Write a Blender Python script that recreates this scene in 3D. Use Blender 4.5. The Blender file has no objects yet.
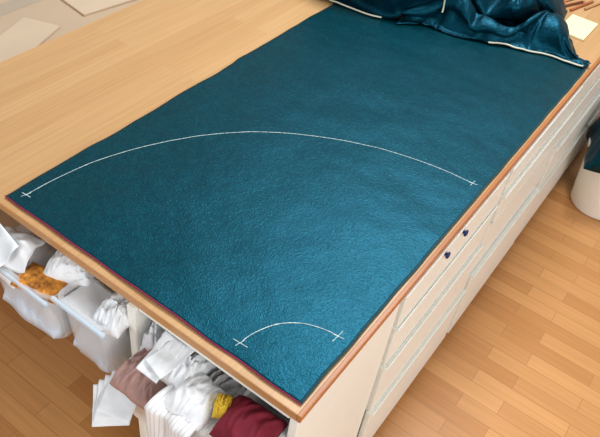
import bpy, bmesh, math, random, time
from mathutils import Vector, Matrix, noise
H=0.74
random.seed(4)
scene=bpy.context.scene
col=scene.collection
try:
    scene.view_settings.view_transform='Standard'
    scene.view_settings.look='None'
except Exception: pass

# ---------------------------------------------------------------- materials
def s2l(c):
    return tuple(((v/255)/12.92 if v/255<=0.04045 else ((v/255+0.055)/1.055)**2.4) for v in c)+(1,)
def mat(name,rgb,rough=.6,spec=.4,noise_amt=.06,nscale=30,bump=0,bscale=60,alpha=1,trans=0,sheen=0,metal=0):
    m=bpy.data.materials.new(name);m.use_nodes=True
    nt=m.node_tree;b=nt.nodes['Principled BSDF']
    b.inputs['Roughness'].default_value=rough
    b.inputs['Specular IOR Level'].default_value=spec
    b.inputs['Metallic'].default_value=metal
    if sheen: b.inputs['Sheen Weight'].default_value=sheen
    if trans: b.inputs['Transmission Weight'].default_value=trans
    if alpha<1: b.inputs['Alpha'].default_value=alpha
    tc=nt.nodes.new('ShaderNodeTexCoord')
    n=nt.nodes.new('ShaderNodeTexNoise');n.inputs['Scale'].default_value=nscale;n.inputs['Detail'].default_value=4
    nt.links.new(tc.outputs['Object'],n.inputs['Vector'])
    r=nt.nodes.new('ShaderNodeValToRGB')
    c=s2l(rgb)
    r.color_ramp.elements[0].position=.3;r.color_ramp.elements[1].position=.7
    r.color_ramp.elements[0].color=tuple(v*(1-noise_amt*2) for v in c[:3])+(1,)
    r.color_ramp.elements[1].color=tuple(min(1,v*(1+noise_amt)) for v in c[:3])+(1,)
    nt.links.new(n.outputs['Fac'],r.inputs['Fac'])
    nt.links.new(r.outputs['Color'],b.inputs['Base Color'])
    if bump:
        n2=nt.nodes.new('ShaderNodeTexNoise');n2.inputs['Scale'].default_value=bscale;n2.inputs['Detail'].default_value=6
        nt.links.new(tc.outputs['Object'],n2.inputs['Vector'])
        bp=nt.nodes.new('ShaderNodeBump');bp.inputs['Strength'].default_value=bump;bp.inputs['Distance'].default_value=.004
        nt.links.new(n2.outputs['Fac'],bp.inputs['Height']);nt.links.new(bp.outputs['Normal'],b.inputs['Normal'])
    return m

def mat_wood(name,c1,c2,mort,length,width,along='X',rough=.4,msize=.001,gr=.12,mfac=1.0,spec=.4,fine=70):
    m=bpy.data.materials.new(name);m.use_nodes=True
    nt=m.node_tree;L=nt.links.new;N=nt.nodes.new;b=nt.nodes['Principled BSDF']
    b.inputs['Roughness'].default_value=rough;b.inputs['Specular IOR Level'].default_value=spec
    tc=N('ShaderNodeTexCoord');mp=N('ShaderNodeMapping')
    if along=='Y': mp.inputs['Rotation'].default_value=(0,0,math.radians(90))
    L(tc.outputs['Object'],mp.inputs['Vector'])
    br=N('ShaderNodeTexBrick');br.inputs['Scale'].default_value=1
    br.inputs['Brick Width'].default_value=length;br.inputs['Row Height'].default_value=width
    br.inputs['Mortar Size'].default_value=msize;br.inputs['Mortar Smooth'].default_value=.3
    br.inputs['Color1'].default_value=(0,0,0,1);br.inputs['Color2'].default_value=(1,1,1,1)
    br.inputs['Mortar'].default_value=(.5,.5,.5,1);br.inputs['Bias'].default_value=0
    br.offset=.37;br.offset_frequency=2;br.squash=1
    L(mp.outputs['Vector'],br.inputs['Vector'])
    mix=N('ShaderNodeMix');mix.data_type='RGBA'
    mix.inputs['A'].default_value=s2l(c1);mix.inputs['B'].default_value=s2l(c2)
    L(br.outputs['Color'],mix.inputs['Factor'])
    mp2=N('ShaderNodeMapping');mp2.inputs['Scale'].default_value=(2.2,fine,fine)
    L(mp.outputs['Vector'],mp2.inputs['Vector'])
    n=N('ShaderNodeTexNoise');n.inputs['Scale'].default_value=1.6;n.inputs['Detail'].default_value=6;n.inputs['Distortion'].default_value=.5
    L(mp2.outputs['Vector'],n.inputs['Vector'])
    r=N('ShaderNodeMapRange');r.inputs['From Min'].default_value=.3;r.inputs['From Max'].default_value=.7
    r.inputs['To Min'].default_value=1-gr;r.inputs['To Max'].default_value=1+gr*.6
    L(n.outputs['Fac'],r.inputs['Value'])
    mu=N('ShaderNodeMix');mu.data_type='RGBA';mu.blend_type='MULTIPLY';mu.inputs['Factor'].default_value=1
    L(mix.outputs['Result'],mu.inputs['A']);L(r.outputs['Result'],mu.inputs['B'])
    mm=N('ShaderNodeMix');mm.data_type='RGBA';mm.inputs['B'].default_value=s2l(mort)
    sc=N('ShaderNodeMath');sc.operation='MULTIPLY';sc.inputs[1].default_value=mfac
    L(br.outputs['Fac'],sc.inputs[0]);L(sc.outputs[0],mm.inputs['Factor'])
    L(mu.outputs['Result'],mm.inputs['A'])
    L(mm.outputs['Result'],b.inputs['Base Color'])
    return m

def mat_fabric(name,rgb,bright,bumps=.5,rough=.42,spec=.5,tint=(.06,.62,1,1),dist=.0014,vs=96,ns=68):
    m=bpy.data.materials.new(name);m.use_nodes=True
    nt=m.node_tree;L=nt.links.new;N=nt.nodes.new;b=nt.nodes['Principled BSDF']
    b.inputs['Roughness'].default_value=rough;b.inputs['Specular IOR Level'].default_value=spec
    b.inputs['Specular Tint'].default_value=tint
    tc=N('ShaderNodeTexCoord')
    n0=N('ShaderNodeTexNoise');n0.inputs['Scale'].default_value=60;n0.inputs['Detail'].default_value=3
    L(tc.outputs['Object'],n0.inputs['Vector'])
    ad=N('ShaderNodeMix');ad.data_type='VECTOR';ad.inputs['Factor'].default_value=.055
    L(tc.outputs['Object'],ad.inputs['A']);L(n0.outputs['Color'],ad.inputs['B'])
    v=N('ShaderNodeTexVoronoi');v.feature='DISTANCE_TO_EDGE';v.inputs['Scale'].default_value=vs
    L(ad.outputs['Result'],v.inputs['Vector'])
    mr=N('ShaderNodeMapRange');mr.inputs['From Max'].default_value=.4;mr.inputs['To Max'].default_value=.45
    mr.interpolation_type='SMOOTHSTEP'
    L(v.outputs['Distance'],mr.inputs['Value'])
    n=N('ShaderNodeTexNoise');n.inputs['Scale'].default_value=ns;n.inputs['Detail'].default_value=2;n.inputs['Distortion'].default_value=1.0
    L(tc.outputs['Object'],n.inputs['Vector'])
    sm=N('ShaderNodeMath');sm.operation='MULTIPLY_ADD';sm.inputs[1].default_value=1.0
    L(n.outputs['Fac'],sm.inputs[0]);L(mr.outputs['Result'],sm.inputs[2])
    bp=N('ShaderNodeBump');bp.inputs['Strength'].default_value=bumps;bp.inputs['Distance'].default_value=dist
    L(sm.outputs[0],bp.inputs['Height']);L(bp.outputs['Normal'],b.inputs['Normal'])
    mix=N('ShaderNodeMix');mix.data_type='RGBA';mix.inputs['A'].default_value=s2l(rgb);mix.inputs['B'].default_value=s2l(bright)
    rr=N('ShaderNodeMapRange');rr.inputs['From Min'].default_value=.45;rr.inputs['From Max'].default_value=1.0
    L(sm.outputs[0],rr.inputs['Value']);L(rr.outputs['Result'],mix.inputs['Factor'])  # relief shading put into the colour: bump dips darker, ridges brighter
    L(mix.outputs['Result'],b.inputs['Base Color'])
    return m

def mat_stripes(name,base,line,scale,w=.82):
    m=bpy.data.materials.new(name);m.use_nodes=True
    nt=m.node_tree;L=nt.links.new;N=nt.nodes.new;b=nt.nodes['Principled BSDF'];b.inputs['Roughness'].default_value=.8
    tc=N('ShaderNodeTexCoord')
    x=N('ShaderNodeTexWave');x.bands_direction='Y';x.inputs['Scale'].default_value=scale
    L(tc.outputs['Object'],x.inputs['Vector'])
    g=N('ShaderNodeMath');g.operation='GREATER_THAN';g.inputs[1].default_value=w
    L(x.outputs['Fac'],g.inputs[0])
    mix=N('ShaderNodeMix');mix.data_type='RGBA';mix.inputs['A'].default_value=s2l(base);mix.inputs['B'].default_value=s2l(line)
    L(g.outputs[0],mix.inputs['Factor']);L(mix.outputs['Result'],b.inputs['Base Color'])
    return m

M_top=mat_wood('beech_top',(200,154,104),(209,165,115),(186,140,92),.9,.045,'X',.38,.0006,.10,.4,fine=110)
M_edge=mat_wood('beech_edge',(184,114,66),(194,126,74),(160,94,50),2.0,.2,'X',.4,.0004,.12,.3)
M_edge2=mat_wood('beech_end_edge',(194,140,90),(204,152,100),(180,130,80),2.0,.2,'Y',.4,.0004,.12,.3)
M_floor=mat_wood('parquet',(194,134,78),(216,158,100),(156,106,60),.30,.056,'Y',.34,.0010,.10,.7,.45)
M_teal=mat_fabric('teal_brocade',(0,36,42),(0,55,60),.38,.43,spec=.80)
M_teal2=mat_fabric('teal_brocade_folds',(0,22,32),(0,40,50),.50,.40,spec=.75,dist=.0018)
M_selv=mat('teal_selvage',(10,62,70),.7,bump=.3,bscale=300)
M_thread=mat('plum_overlock_thread',(140,36,74),.8,bump=.5,bscale=500)
M_chalk=mat('chalk',(200,220,220),.95,nscale=300,noise_amt=.25)
M_cream=mat('cream_tape',(222,218,196),.8)
M_white=mat('white_lacquer',(251,251,243),.35,noise_amt=.01)
M_blue=mat('blue_knob',(20,40,100),.25)
M_paper=mat('paper',(240,242,245),.8,noise_amt=.02)
M_yellow=mat('yellow_paper',(238,232,190),.8,noise_amt=.02)
M_pencil=mat('pencil_wood',(196,148,102),.5)
M_red=mat('red_brown_wood',(128,66,44),.4)
M_or=mat('orange_lacquer',(186,104,64),.4)
M_card=mat('cardboard',(202,176,148),.8,nscale=5,noise_amt=.03)
M_card2=mat('pale_cardboard',(214,190,162),.8,nscale=5,noise_amt=.03)
M_tape=mat('packing_tape',(186,168,148),.3,noise_amt=.02)
M_orange=mat('orange_cloth',(252,146,56),.85,bump=.1,noise_amt=.40,nscale=70)
M_mauve=mat('mauve_cloth',(188,150,142),.9,bump=.2,noise_amt=.08)
M_maroon=mat('maroon_cloth',(122,20,42),.8,bump=.2,noise_amt=.1)
M_yelc=mat('yellow_cloth',(228,190,60),.85,bump=.2)
M_whitec=mat('white_cloth',(244,245,248),.9,bump=.1)
M_bag=mat('white_plastic_bag',(248,250,253),.35,noise_amt=.02)
M_bluec=mat('pale_blue_cloth',(214,226,242),.9,bump=.1)
M_grey=mat('grey_cloth',(222,219,221),.9,bump=.1)
M_stripe=mat_stripes('striped_cloth',(242,241,240),(218,214,216),36)
M_bucket=mat('bucket_plastic',(246,246,240),.35,noise_amt=.01)
M_tubw=mat('tub_plastic',(250,251,252),.3,noise_amt=.01)
M_clear=mat('clear_plastic',(250,253,255),.12,noise_amt=0,alpha=.36)
M_lid=mat('blue_clear_lid',(220,234,246),.15,noise_amt=0,alpha=.7)
M_wall=mat('wall_paint',(225,218,205),.9,noise_amt=.01)

# ---------------------------------------------------------------- helpers
def newobj(name,me,m=None,parent=None,smooth=False):
    o=bpy.data.objects.new(name,me);col.objects.link(o)
    if m is not None: me.materials.append(m)
    if smooth:
        for p in me.polygons: p.use_smooth=True
    if parent is not None: o.parent=parent
    return o
def tag(o,label,cat,group=None,kind=None):
    o['label']=label;o['category']=cat
    if group:o['group']=group
    if kind:o['kind']=kind
    return o
def boxes_mesh(name,lst,m,parent=None,bev=.0015):
    bm=bmesh.new()
    for (x0,x1,y0,y1,z0,z1) in lst:
        r=bmesh.ops.create_cube(bm,size=1);vs=r['verts']
        bmesh.ops.scale(bm,vec=(x1-x0,y1-y0,z1-z0),verts=vs)
        bmesh.ops.translate(bm,vec=((x0+x1)/2,(y0+y1)/2,(z0+z1)/2),verts=vs)
    if bev: bmesh.ops.bevel(bm,geom=bm.edges[:],offset=bev,segments=2,affect='EDGES')
    me=bpy.data.meshes.new(name);bm.to_mesh(me);bm.free()
    return newobj(name,me,m,parent)
def box(name,x0,x1,y0,y1,z0,z1,m,parent=None,bev=.002):
    return boxes_mesh(name,[(x0,x1,y0,y1,z0,z1)],m,parent,bev)
def loft(name,loops,m,parent=None,cap0=True,cap1=True,smooth=True):
    n=len(loops[0]);V=[p for l in loops for p in l];F=[]
    for i in range(len(loops)-1):
        for j in range(n):
            F.append((i*n+j,i*n+(j+1)%n,(i+1)*n+(j+1)%n,(i+1)*n+j))
    if cap0:F.append(tuple(range(n))[::-1])
    if cap1:F.append(tuple((len(loops)-1)*n+j for j in range(n)))
    me=bpy.data.meshes.new(name);me.from_pydata(V,[],F);me.update()
    return newobj(name,me,m,parent,smooth)
def rrect(cx,cy,hx,hy,r,z,k=6):
    r=min(r,hx,hy);pts=[]
    for q,(sx,sy) in enumerate([(1,1),(-1,1),(-1,-1),(1,-1)]):
        for i in range(k+1):
            a=math.pi/2*(q+i/k)
            pts.append((cx+sx*(hx-r)+r*math.cos(a),cy+sy*(hy-r)+r*math.sin(a),z))
    return pts
def tub(name,x0,x1,y0,y1,z0,z1,m,parent=None,taper=.008,wall=.003,rim=.005,r=.015):
    cx,cy,hx,hy=(x0+x1)/2,(y0+y1)/2,(x1-x0)/2,(y1-y0)/2
    b=rim
    L=[rrect(cx,cy,hx-taper-b-.004,hy-taper-b-.004,r,z0),rrect(cx,cy,hx-taper-b,hy-taper-b,r,z0+.004),
       rrect(cx,cy,hx-b,hy-b,r,z1-.012),rrect(cx,cy,hx,hy,r,z1-.012),rrect(cx,cy,hx,hy,r,z1),
       rrect(cx,cy,hx-b-wall,hy-b-wall,r,z1),rrect(cx,cy,hx-taper-b-wall,hy-taper-b-wall,r,z0+wall+.002)]
    return loft(name,L,m,parent,smooth=False)
def grid(name,nu,nv,fn,m,parent=None,thick=0,sub=0):
    V=[fn(i/(nu-1),j/(nv-1)) for i in range(nu) for j in range(nv)]
    F=[(i*nv+j,(i+1)*nv+j,(i+1)*nv+j+1,i*nv+j+1) for i in range(nu-1) for j in range(nv-1)]
    me=bpy.data.meshes.new(name);me.from_pydata(V,[],F);me.update()
    o=newobj(name,me,m,parent,True)
    if thick:
        s=o.modifiers.new('t','SOLIDIFY');s.thickness=thick;s.offset=0
    if sub:
        s=o.modifiers.new('s','SUBSURF');s.levels=sub;s.render_levels=sub
    return o
def tube(name,pts,r,m,parent=None):
    cu=bpy.data.curves.new(name,'CURVE');cu.dimensions='3D';cu.bevel_depth=r;cu.bevel_resolution=2
    sp=cu.splines.new('POLY');sp.points.add(len(pts)-1)
    for i,p in enumerate(pts): sp.points[i].co=(*p,1)
    o=bpy.data.objects.new(name,cu);col.objects.link(o)
    dg=bpy.context.evaluated_depsgraph_get()
    me=bpy.data.meshes.new_from_object(o.evaluated_get(dg))
    bpy.data.objects.remove(o)
    return newobj(name,me,m,parent,True)

# ---------------------------------------------------------------- cloth simulation of the bunched fabric end
front=[(.92,1.16),(.80,1.17),(.61,1.185),(.52,1.235),(.455,1.31),(.37,1.30),(.27,1.34),(.17,1.39),(.06,1.425),(-.03,1.43)]
back=[(.92,1.9),(.61,1.9),(.4,1.85),(.25,1.76),(.14,1.64),(.06,1.55),(-.03,1.47)]
def itp(t,y):
    for (a,xa),(b,xb) in zip(t[:-1],t[1:]):
        if b<=y<=a:
            k=(a-y)/(a-b);k2=k*k*(3-2*k);return xa+(xb-xa)*k2*.5+(xb-xa)*k*.5
    return t[-1][1] if y<t[-1][0] else t[0][1]
def sim_pile():
    V=[];F=[];edges_line=[]
    def sheet(y0,y1,ny,ns,A,n,zoff,seed,xo,slant):
        idx={}
        for i in range(ny):
            y=y0+(y1-y0)*i/(ny-1)
            fr=itp(front,y)+xo;bk=itp(back,y)
            for j in range(ns):
                s=.62*j/(ns-1)
                if fr+s>bk+.01: continue
                k=min(1,max(0,(y+.03)/.20));amp=A*(.08+.92*k*k*(3-2*k))
                ed=min(1,max(0,(s-.012)/.05));edb=min(1,max(0,(bk-fr-s)/.1))
                ph=slant*y*n/.62+1.2*noise.noise(Vector((y*4.5,s*2.5,seed)))
                z=amp*ed*(.25+.75*edb)*(.5-.5*math.cos(2*math.pi*(n*s/.62)+ph*2.4))*(1+.9*noise.noise(Vector((s*7,y*6,seed+4))))
                z+=.045*ed*k*noise.noise(Vector((s*20,y*16,seed+2)))+.02*ed*k
                x=fr+s+amp*.3*math.sin(4*math.pi*(n*s/.62)+ph*4.8)*ed
                yy=y+.045*noise.noise(Vector((s*8,y*7,seed+9)))*ed
                idx[(i,j)]=len(V);V.append((x,yy,H+.008+zoff+max(z,0)))
        for i in range(ny-1):
            for j in range(ns-1):
                q=[(i,j),(i+1,j),(i+1,j+1),(i,j+1)]
                if all(k in idx for k in q): F.append([idx[k] for k in q])
        return idx
    a=sheet(-.03,.52,74,84,.19,4.0,0,1.5,0,.5)
    b=sheet(.42,.93,68,84,.18,4.2,.06,7.7,.012,-.6)
    edges_line.append([a[(i,0)] for i in range(40) if (i,0) in a])
    edges_line.append([b[(0,j)] for j in range(0,74) if (0,j) in b])
    edges_line.append([b[(i,0)] for i in range(20,68) if (i,0) in b])
    me=bpy.data.meshes.new('bunched_fabric');me.from_pydata(V,[],F);me.update()
    o=bpy.data.objects.new('bunched_fabric',me);col.objects.link(o)
    vg=o.vertex_groups.new(name='pin')
    vg.add([a[(i,0)] for i in range(0,74)],.6,'REPLACE')
    pm=bpy.data.meshes.new('cp');pm.from_pydata([(.5,-1,H+.004),(2.6,-1,H+.004),(2.6,1.6,H+.004),(.5,1.6,H+.004)],[],[(0,1,2,3)])
    pl=bpy.data.objects.new('collider_temp',pm);col.objects.link(pl)
    cm=pl.modifiers.new('c','COLLISION');pl.collision.thickness_outer=.003;pl.collision.cloth_friction=60
    md=o.modifiers.new('cloth','CLOTH');st=md.settings
    st.quality=7;st.mass=.25;st.tension_stiffness=16;st.compression_stiffness=16;st.shear_stiffness=7;st.bending_stiffness=.25
    st.air_damping=3;st.vertex_group_mass='pin';st.pin_stiffness=.5
    md.collision_settings.collision_quality=3;md.collision_settings.distance_min=.003
    md.collision_settings.use_self_collision=True;md.collision_settings.self_distance_min=.005;md.collision_settings.self_friction=15
    md.point_cache.frame_start=1;md.point_cache.frame_end=60
    for f in range(1,10): scene.frame_set(f)
    dg=bpy.context.evaluated_depsgraph_get()
    me2=bpy.data.meshes.new_from_object(o.evaluated_get(dg))
    bpy.data.objects.remove(o);bpy.data.objects.remove(pl)
    scene.frame_set(1)
    return me2,edges_line
pile_me,pile_edges=sim_pile()

# ---------------------------------------------------------------- room
f=box('floor',-2.2,4.0,-2.6,3.0,-.03,0,M_floor,bev=0);f['kind']='structure'
w1=box('wall_back',-2.2,4.0,3.0,3.1,0,2.7,M_wall,bev=0);w1['kind']='structure'
w2=box('wall_end',4.0,4.1,-2.6,3.1,0,2.7,M_wall,bev=0);w2['kind']='structure'
b1=box('baseboard_back',-2.2,3.985,2.985,3.0,0,.08,M_white,bev=.002);b1['kind']='structure'
b2=box('baseboard_end',3.985,4.0,-2.6,3.0,0,.08,M_white,bev=.002);b2['kind']='structure'

# ---------------------------------------------------------------- worktop
TX0,TX1,TY0,TY1,TH=-.048,2.5,-.043,1.15,.020
wt=box('worktop',TX0+.002,TX1,TY0+.008,TY1,H-TH,H,M_top,bev=0)
tag(wt,'large beech wood worktop resting on white drawer units','worktop')
box('edge_strip',TX0,TX1,TY0,TY0+.008,H-TH,H,M_edge,wt,bev=.0012)['label']='orange-brown wooden edge strip'
box('edge_strip',TX0,TX0+.002,TY0+.008,TY1,H-TH,H,M_edge2,wt,bev=.0004)['label']='pale brown wooden edge strip'

# ---------------------------------------------------------------- fabric
def fz(x,y):
    z=.0036+.0026*noise.noise(Vector((x*5,y*5,0)))+.0016*noise.noise(Vector((x*11,y*8,3)))+.0007*noise.noise(Vector((x*26,y*20,8)))
    return H+max(z,.0012)
FX0,FX1,FY0,FY1=-.030,1.62,-.0295,.728
def ff(u,v):
    y=FY0+(FY1-FY0)*v;x=FX0+(itp(front,y)+.04-FX0)*u
    if v>.97: y+=.005*noise.noise(Vector((x*9,0,5)))+.004*min(1,max(0,(x-.7)/.03))
    if v<.02: y+=.002*noise.noise(Vector((x*12,4,5)))
    if u<.01: x+=.002*noise.noise(Vector((y*14,4,1)))
    return (x,y,fz(x,y))
fab=grid('fabric_sheet',240,110,ff,M_teal,None,thick=.0012)
tag(fab,'teal textured brocade fabric spread on wooden worktop with chalk arcs','fabric')
tube('overlock_edge',[(FX0+.002*noise.noise(Vector((y*14,4,1))),y,fz(FX0,y)+.0006) for y in [FY0+(FY1-FY0)*i/150 for i in range(151)]],.0017,M_thread,fab)['label']='plum overlocked edge thread'
def selv(u,v):
    x=FX0+(1.44-FX0)*u;y=FY0+.002*noise.noise(Vector((x*12,4,5)))+.006*v-.001
    return (x,y,fz(x,y)+.0014)
grid('selvage',160,3,selv,M_selv,fab,thick=.0006)['label']='slightly paler teal selvage strip'
def chalk_curve(R,a0,a1,seed):
    V=[];F=[];n=int(500*R/.7)+90
    for i in range(n+1):
        a=a0+(a1-a0)*i/n
        w=.00085*(1+.8*noise.noise(Vector((a*200*R,seed,0))))
        rr=R+.0012*noise.noise(Vector((a*3,seed,2)))
        for s in (-1,1):
            x=(rr+s*w)*math.cos(a);y=(rr+s*w)*math.sin(a)
            V.append((x,y,fz(x,y)+.0013))
        if i: F.append((2*i-2,2*i-1,2*i+1,2*i))
    return V,F
def chalk_seg(V,F,p,q,w=.0007,n=8):
    p=Vector(p);q=Vector(q);d=(q-p).normalized();nn=Vector((-d.y,d.x))
    b=len(V)
    for i in range(n+1):
        c=p+(q-p)*i/n
        for s in (-1,1):
            e=c+nn*s*w;V.append((e.x,e.y,fz(e.x,e.y)+.0013))
        if i:F.append((b+2*i-2,b+2*i-1,b+2*i+1,b+2*i))
for nm,R,tl in (('chalk_arc',.70,.012),('chalk_arc',.1255,.016)):
    V,F=chalk_curve(R,-.004,math.pi/2+.004,R*10)
    chalk_seg(V,F,(R-tl,.001),(R+tl,-.001));chalk_seg(V,F,(R+.002,-.012),(R-.002,.010))
    chalk_seg(V,F,(.001,R-tl),(-.001,R+tl));chalk_seg(V,F,(-.010,R+.004),(.010,R-.002))
    me=bpy.data.meshes.new(nm);me.from_pydata(V,[],F);me.update()
    newobj(nm,me,M_chalk,fab)['label']='white chalk quarter circle line'

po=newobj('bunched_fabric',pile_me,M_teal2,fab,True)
po['label']='crumpled folded heap at the end of the fabric'
s=po.modifiers.new('s','SUBSURF');s.levels=1;s.render_levels=1
for line in pile_edges:
    pts=[pile_me.vertices[i].co.copy() for i in line]
    for _ in range(3):
        pts=[(pts[max(0,i-1)]+pts[i]*2+pts[min(len(pts)-1,i+1)])/4 for i in range(len(pts))]
    tube('cream_edge_tape',[(p.x,p.y,p.z+.0015) for p in pts],.0026,M_cream,fab)['label']='cream fabric edge tape'

# ---------------------------------------------------------------- cabinets
CY0=-.036;CY1=.34;CT=H-TH
def cabinet(x0,x1,hs,outs,cat_label,group):
    root=bpy.data.objects.new('drawer_cabinet',None);col.objects.link(root);root.location=(0,0,0)
    tag(root,cat_label,'cabinet',group)
    boxes_mesh('body',[(x0,x0+.018,CY0+.006,CY1,0,CT),(x1-.018,x1,CY0+.006,CY1,0,CT),
        (x0,x1,CY0+.006,CY1,CT-.012,CT),(x0,x1,CY0+.006,CY1,.03,.046),(x0,x1,CY1-.006,CY1,.03,CT),(x0+.01,x1-.01,CY0+.02,CY0+.03,0,.04)],M_white,root)
    z=CT-.004;drs=[]
    for i,h in enumerate(hs):
        o=outs[i];zb=z-h
        dr=boxes_mesh('drawer',[(x0+.003,x1-.003,CY0-.010-o,CY0+.005-o,zb+.007,z),
            (x0+.024,x0+.034,CY0+.004-o,CY1-.03-o,zb+.02,z-.02),(x1-.034,x1-.024,CY0+.004-o,CY1-.03-o,zb+.02,z-.02),
            (x0+.024,x1-.024,CY0+.004-o,CY1-.03-o,zb+.02,zb+.026)],M_white,root)
        if i: box('handle',x0+.003,x1-.003,CY0-.015-o,CY0-.010-o,z-.008,z,M_white,dr,bev=.002)['label']='full-width white grip ledge'
        z=zb;drs.append(dr)
    return root,drs
G='white drawer units under the worktop'
r0,d0=cabinet(.312,.846,[.105,.145,.19,.24],[0,.0,.004,.008],'white lacquered drawer unit beside open shelf end',G)
cabinet(.858,1.392,[.09,.10,.21,.28],[.002,.005,.0,.010],'white lacquered drawer unit in the middle of the row',G)
cabinet(1.404,1.938,[.105,.145,.19,.24],[.0,.0,.006,.008],'white lacquered drawer unit beside a white bucket',G)
cabinet(1.950,2.484,[.105,.145,.19,.24],[.0,.0,.006,.008],'white lacquered drawer unit at the row end',G)
def knob(x,z,parent):
    L=[]
    for (r,d) in [(.004,0),(.004,.003),(.007,.004),(.009,.007),(.007,.010),(.003,.011)]:
        L.append([(x+r*math.cos(t*math.pi/8),CY0-.010-d,z+r*math.sin(t*math.pi/8)) for t in range(16)])
    o=loft('knob',L,M_blue,parent);o['label']='small dark blue round knob'
knob(.490,CT-.014,d0[0]);knob(.58,CT-.014,d0[0])

# open shelf unit at the end
SX0,SX1=-.046,.305
sh=bpy.data.objects.new('open_shelf_unit',None);col.objects.link(sh)
tag(sh,'open white shelf unit under the worktop holding storage tubs','shelf unit')
boxes_mesh('side_panel',[(SX0,SX1,CY0-.004,CY0+.014,0,CT)],M_white,sh)
boxes_mesh('side_panel',[(SX0-.01,SX1,.334,.354,0,CT)],M_white,sh)
boxes_mesh('back_panel',[(SX1-.01,SX1,CY0+.015,.333,0,CT)],M_white,sh)
for a,b_ in ((CT-.012,CT),(H-.30,H-.285),(.10,.116),(0,.03)):
    boxes_mesh('shelf_board',[(SX0,SX1-.011,CY0+.015,.333,a,b_)],M_white,sh)
boxes_mesh('side_shelf',[(SX0,SX1,.355,.72,H-.252,H-.24),(SX1-.014,SX1,.355,.72,H-.24,CT)],M_white,sh)['label']='white bracket shelf carrying clear boxes'

gt='storage tubs at the worktop end'
tz=H-.285
tA=tub('storage_tub',-.125,.27,.215,.322,tz,H-.13,M_tubw);tag(tA,'white plastic tub filled with mauve fabric scraps','storage tub',gt)
tB=tub('storage_tub',-.132,.27,.096,.210,tz,H-.10,M_clear);tag(tB,'clear plastic tub filled with soft white cloth','storage tub',gt)
tC=tub('storage_tub',-.110,.27,-.018,.092,tz,H-.095,M_tubw);tag(tC,'white plastic tub with maroon and yellow cloth','storage tub',gt)
tD=tub('storage_tub',-.122,.26,.505,.715,H-.24,H-.078,M_clear,r=.03);tag(tD,'translucent plastic box with orange and white scraps','storage box',gt)
boxes_mesh('lid_rim',[(-.129,-.121,.503,.717,H-.086,H-.078)],M_lid,tD)['label']='bluish translucent rim'
tE=tub('storage_tub',-.108,.26,.360,.502,H-.24,H-.065,M_clear,r=.02);tag(tE,'translucent bluish plastic box with folded white cloth','storage box',gt)
boxes_mesh('lid_rim',[(-.116,-.107,.358,.503,H-.073,H-.065)],M_lid,tE)['label']='bluish translucent rim'

def sheet(name,fn,m,label,cat,nu=24,nv=24,thick=.001):
    o=grid(name,nu,nv,fn,m,None,thick=thick);tag(o,label,cat);return o
def heap(c,sx,sy,h,seed,m,label,rot=0,name='cloth_scrap',sharp=1.0,ff_=1.0):
    cr,sr=math.cos(rot),math.sin(rot)
    def fn(u,v):
        a=(u-.5)*2;b=(v-.5)*2
        w=Vector((a*1.3*ff_,b*1.3*ff_,seed*3.7))
        wx=noise.noise(w*1.1);wy=noise.noise(w*1.1+Vector((5,5,5)))
        dome=max(0,(1-abs(a)**2.6)*(1-abs(b)**2.6))**.5
        p1=1-abs(noise.noise(Vector((a*1.0*ff_+wx*1.2,b*3.2*ff_+wy*1.2,seed)))*2.6)
        p2=1-abs(noise.noise(Vector((a*2.6*ff_+wx,b*5.5*ff_+wy,seed+8)))*2.6)
        z=h*(dome*(.62+.34*p1*sharp+.14*p2*sharp))
        x=a*sx/2*(1+.14*wx);y=b*sy/2*(1+.14*wy)
        return (c[0]+x*cr-y*sr,c[1]+x*sr+y*cr,c[2]+z)
    return sheet(name,fn,m,label,'cloth',60,60,.0016)
def folded(c,sx,sy,layers,th,seed,m,label,amp=1.0):
    prof=[]
    for k in range(layers):
        n=10
        for i in range(n+1):
            t=i/n;x=-sx/2+sx*t if k%2==0 else sx/2-sx*t
            prof.append((x,k*th))
        s=1 if k%2==0 else -1
        if k<layers-1:
            for i in range(1,6):
                a=-math.pi/2+math.pi*i/6
                prof.append((s*(sx/2+math.cos(a)*th*.6),k*th+th/2+math.sin(a)*th/2))
    def fn(u,v):
        i=u*(len(prof)-1);i0=min(int(i),len(prof)-2);t=i-i0
        x=prof[i0][0]*(1-t)+prof[i0+1][0]*t;z=prof[i0][1]*(1-t)+prof[i0+1][1]*t
        y=(v-.5)*sy
        k=z/(layers*th)
        x+=amp*.010*noise.noise(Vector((y*20,k*4,seed)));y+=amp*.008*noise.noise(Vector((x*20,k*6,seed+3)))
        z+=amp*.011*noise.noise(Vector((x*16,y*16,seed+5)))*(.3+k)
        return (c[0]+x,c[1]+y,c[2]+z)
    return sheet('folded_cloth',fn,m,label,'cloth',len(prof),28,.0022)

heap((-.088,.272,H-.148),.110,.10,.055,1,M_mauve,'crumpled pinkish-brown cloth stuffed in a white tub',sharp=.7,ff_=.8)
heap((-.02,.28,H-.160),.09,.10,.11,31,M_whitec,'white cloth bundle filling the top of a tub')
heap((-.03,.15,H-.16),.17,.095,.07,2,M_grey,'crumpled pale grey cloth in a clear tub')
heap((-.078,.097,H-.080),.045,.032,.024,5,M_yelc,'small soft yellow cloth scrap between tubs',.5)
heap((-.090,.560,H-.088),.068,.105,.022,7,M_orange,'flat orange patterned cloth pressed into a clear box',.2,sharp=.3,ff_=.6)
heap((-.055,.665,H-.125),.13,.090,.045,8,M_whitec,'white crumpled cloth in a clear box',sharp=.5,ff_=.8)
heap((-.07,.61,H-.225),.09,.17,.125,11,M_bluec,'pale blue cloth packed low in a clear box',sharp=.5)
heap((-.025,.540,H-.085),.09,.10,.050,14,M_bag,'white plastic bag wedged under the worktop',.4,name='plastic_bag',sharp=.7,ff_=.8)
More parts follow.
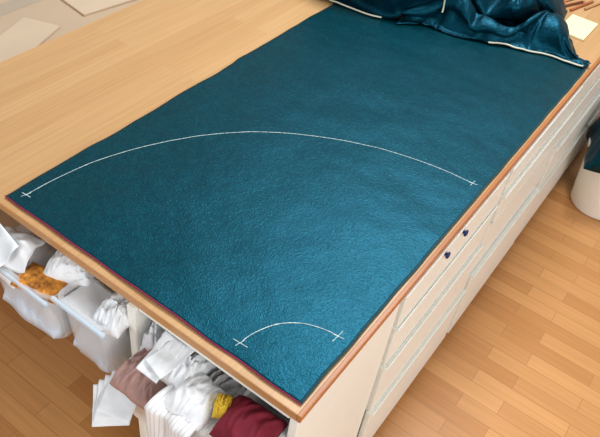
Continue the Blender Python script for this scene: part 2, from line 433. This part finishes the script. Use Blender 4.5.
heap((-.045,.435,H-.230),.10,.11,.12,15,M_bluec,'bluish cloth packed in a translucent box',sharp=.5)
heap((-.045,.205,H-.105),.10,.07,.055,18,M_bag,'white plastic bag squeezed between tubs',name='plastic_bag',sharp=.6,ff_=.7)
folded((-.060,.432,H-.090),.080,.110,3,.007,2,M_whitec,'folded white cloth stacked in a translucent box',1.0)
heap((-.050,.385,H-.085),.09,.07,.050,41,M_bag,'white plastic bag tucked beside folded white cloth',.1,name='plastic_bag',sharp=.7,ff_=.8)
heap((-.088,.150,H-.098),.09,.085,.040,28,M_whitec,'soft white cloth bundle on a clear tub',sharp=.5,ff_=.7)
heap((-.078,.036,H-.085),.090,.100,.050,12,M_maroon,'small loose maroon cloth resting on a white tub',.1,sharp=.4,ff_=.6)
def strp(u,v):
    y=.105+.10*u;s=v*.22
    if s<.05:x=-.085-s;z=-.10
    else:x=-.135-.012;z=-.10-(s-.05)*.9
    w=noise.noise(Vector((u*3,v*2,4)))
    fo=abs(math.sin(u*4+v*1.5+w*2));return (x-.012*fo,y+.01*w,H+z+.010*fo+.008*w)
sheet('striped_cloth',strp,M_stripe,'pale faintly striped cloth hanging over a clear tub','cloth',50,50,.002)

def paper(c,sx,sy,rz,tilt,curl,label,m=M_paper,nm='paper_sheet',cat='paper',cr=.008):
    R=Matrix.Rotation(rz,3,'Z')@Matrix.Rotation(tilt,3,'Y')
    def fn(u,v):
        p=Vector(((u-.5)*sx,(v-.5)*sy,curl*((u-.5)**2+.5*(v-.3)**2)*sx*2+cr*noise.noise(Vector((u*3,v*3,rz*9)))+cr*.5*abs(noise.noise(Vector((u*6,v*6,rz*5))))))
        p=R@p;return tuple(p+Vector(c))
    return sheet(nm,fn,m,label,cat,20,20,.0006)
paper((-.085,.665,H-.050),.085,.12,.25,-.25,-.5,'crumpled white paper sticking out from under the worktop',cr=.02)
paper((-.115,.685,H-.062),.10,.11,-.2,-.35,.3,'flat white paper sheet hanging over a clear box')
for i in range(2):
    paper((-.065-.012*i,.230+.014*i,H-.060-.006*i),.085,.05,-.25+.25*i,-.30-.1*i,.1,'white paper sheet tucked into a tub',cr=.004)
for i in range(4):
    paper((-.134-.005*i,.300+.005*i,H-.185-.009*i),.080,.070,.3+.14*i,-.5-.06*i,.08,'white paper sheet fanned out beside a tub',cr=.004)

# ---------------------------------------------------------------- small things on the worktop
pd=box('paper_pad',1.605,1.755,.038,.128,H+.0005,H+.007,M_yellow,bev=.0008);tag(pd,'pale cream paper pad on the worktop','paper pad')
def pencil(p,q,r,m,label,name='pencil',tip=M_pencil):
    p=Vector(p);q=Vector(q);d=(q-p).normalized();s=d.cross(Vector((0,0,1))).normalized();t=s.cross(d)
    def ring(c,rr): return [tuple(c+s*rr*math.cos(a*math.pi/3)+t*rr*math.sin(a*math.pi/3)) for a in range(6)]
    o=loft(name,[ring(p,r),ring(q,r)],m,None,smooth=False);tag(o,label,'pencil')
    loft('pencil_tip',[ring(q,r),ring(q+d*r*4,r*.2)],tip,o,smooth=False)
z=H+.006
pencil((1.76,.185,z),(1.88,.135,z),.004,M_red,'red-brown pencil lying on the worktop')
pencil((1.78,.205,z),(1.92,.155,z),.005,M_pencil,'natural wood pencil lying on the worktop')
pencil((1.79,.235,z),(1.95,.175,z),.005,M_red,'long red-brown crayon lying on the worktop')
pencil((1.84,.26,z),(1.99,.19,z),.005,M_pencil,'long natural wood crayon lying on the worktop')
pencil((1.78,.145,z),(1.91,.11,z),.004,M_or,'short orange pencil lying on the worktop')
pencil((1.83,.11,z),(2.00,.065,z),.004,M_pencil,'long natural wood pencil beside a ruler')
pencil((1.93,.14,z),(2.06,.10,z),.005,M_red,'stubby red-brown crayon among pencils')
rl=box('wooden_ruler',1.80,2.12,.015,.045,H+.0005,H+.005,M_red,bev=.0008);tag(rl,'flat red-brown wooden ruler on the worktop','ruler')
def spool(x,y,m,label):
    L=[]
    for r,zz in [(.014,0),(.016,.002),(.016,.005),(.009,.007),(.012,.010),(.012,.030),(.009,.033),(.016,.035),(.016,.038),(.013,.040)]:
        L.append([(x+r*math.cos(a*math.pi/12),y+r*math.sin(a*math.pi/12),H+.0005+zz) for a in range(24)])
    o=loft('thread_spool',L,m,None,smooth=False);tag(o,label,'thread spool')
spool(1.80,.275,M_red,'small red-brown thread spool standing on the worktop')
spool(1.90,.235,M_pencil,'small natural wood thread spool standing on the worktop')
spool(1.745,.175,M_or,'small orange thread spool standing near the paper pad')

# ---------------------------------------------------------------- boxes beyond the table
b=box('cardboard_box',-.1,1.35,1.165,2.2,0,.66,M_card,bev=.003);tag(b,'large taped cardboard box standing beside the worktop','cardboard box')
boxes_mesh('packing_tape',[(-.1006,1.3506,1.47,1.53,.66,.661)],M_tape,b,bev=.0002)
def flat(cx,cy,sx,sy,z,rot,m,label):
    bm=bmesh.new();bmesh.ops.create_cube(bm,size=1)
    bmesh.ops.scale(bm,vec=(sx,sy,.007),verts=bm.verts)
    bmesh.ops.rotate(bm,cent=(0,0,0),matrix=Matrix.Rotation(rot,3,'Z'),verts=bm.verts)
    bmesh.ops.translate(bm,vec=(cx,cy,z+.0038),verts=bm.verts)
    me=bpy.data.meshes.new('cardboard_sheet');bm.to_mesh(me);bm.free()
    o=newobj('cardboard_sheet',me,m);tag(o,label,'cardboard');return o
flat(.44,1.31,.26,.12,.660,.35,M_card2,'pale flat cardboard piece lying on a box')
flat(.84,1.36,.30,.16,.660,-.15,M_card2,'wider pale cardboard piece lying on a box')

# ---------------------------------------------------------------- bucket
bx,by=1.90,-.225
L=[]
for r,z in [(.106,0.001),(.110,.006),(.132,.255),(.139,.255),(.139,.270),(.130,.270),(.107,.012)]:
    L.append([(bx+r*math.cos(a*math.pi/24),by+r*math.sin(a*math.pi/24),z) for a in range(48)])
bk=loft('bucket',L,M_bucket,smooth=False);tag(bk,'cream white plastic bucket on the floor holding teal cloth','bucket')
heap((bx-.01,by+.01,.245),.29,.25,.21,12,M_teal2,'dark teal cloth heaped in pleats over the bucket rim',.3,name='teal_cloth')
heap((2.17,-.17,.002),.22,.15,.34,22,M_teal2,'folded dark teal cloth piled on the floor behind the bucket',.1,name='teal_cloth')

# ---------------------------------------------------------------- light
def area(name,loc,tgt,size,sy,e,c=(1,1,1)):
    l=bpy.data.lights.new(name,'AREA');l.shape='RECTANGLE';l.size=size;l.size_y=sy;l.energy=e;l.color=c
    o=bpy.data.objects.new(name,l);col.objects.link(o);o.location=loc
    d=Vector(tgt)-Vector(loc);o.rotation_euler=d.to_track_quat('-Z','Y').to_euler();return o
area('skylight_lamp',(1.60,.34,H+2.25),(.2,.0,H),.9,.9,70,(.94,.98,1))
area('drawer_fill_lamp',(-.6,-2.3,1.9),(.6,0,.4),1.8,1.4,46,(1,.995,.97))  # added fill to brighten drawer fronts and tubs, not a known window
area('shelf_end_fill_lamp',(-1.9,.6,1.3),(0,.4,.5),1.0,1.0,12,(.96,.98,1))  # invented fill for the dim shelf end, no known source there
wd=bpy.data.worlds.new('world');scene.world=wd;wd.use_nodes=True
bg=wd.node_tree.nodes['Background'];bg.inputs['Color'].default_value=(.96,.985,1,1);bg.inputs['Strength'].default_value=.36

# ---------------------------------------------------------------- camera
yaw,pitch,roll=.5241,-.7614,.1492
fw=Vector((math.cos(pitch)*math.cos(yaw),math.cos(pitch)*math.sin(yaw),math.sin(pitch)))
r=fw.cross(Vector((0,0,1))).normalized();u=r.cross(fw)
r2=math.cos(roll)*r+math.sin(roll)*u;u2=-math.sin(roll)*r+math.cos(roll)*u
cd=bpy.data.cameras.new('camera');cam=bpy.data.objects.new('camera',cd);col.objects.link(cam)
mw=Matrix((( r2.x,u2.x,-fw.x,-.5927),(r2.y,u2.y,-fw.y,-.2997),(r2.z,u2.z,-fw.z,1.0199+H),(0,0,0,1)))
cam.matrix_world=mw
cd.sensor_width=36;cd.lens=691.256/600*36;cd.clip_start=.01
scene.camera=cam
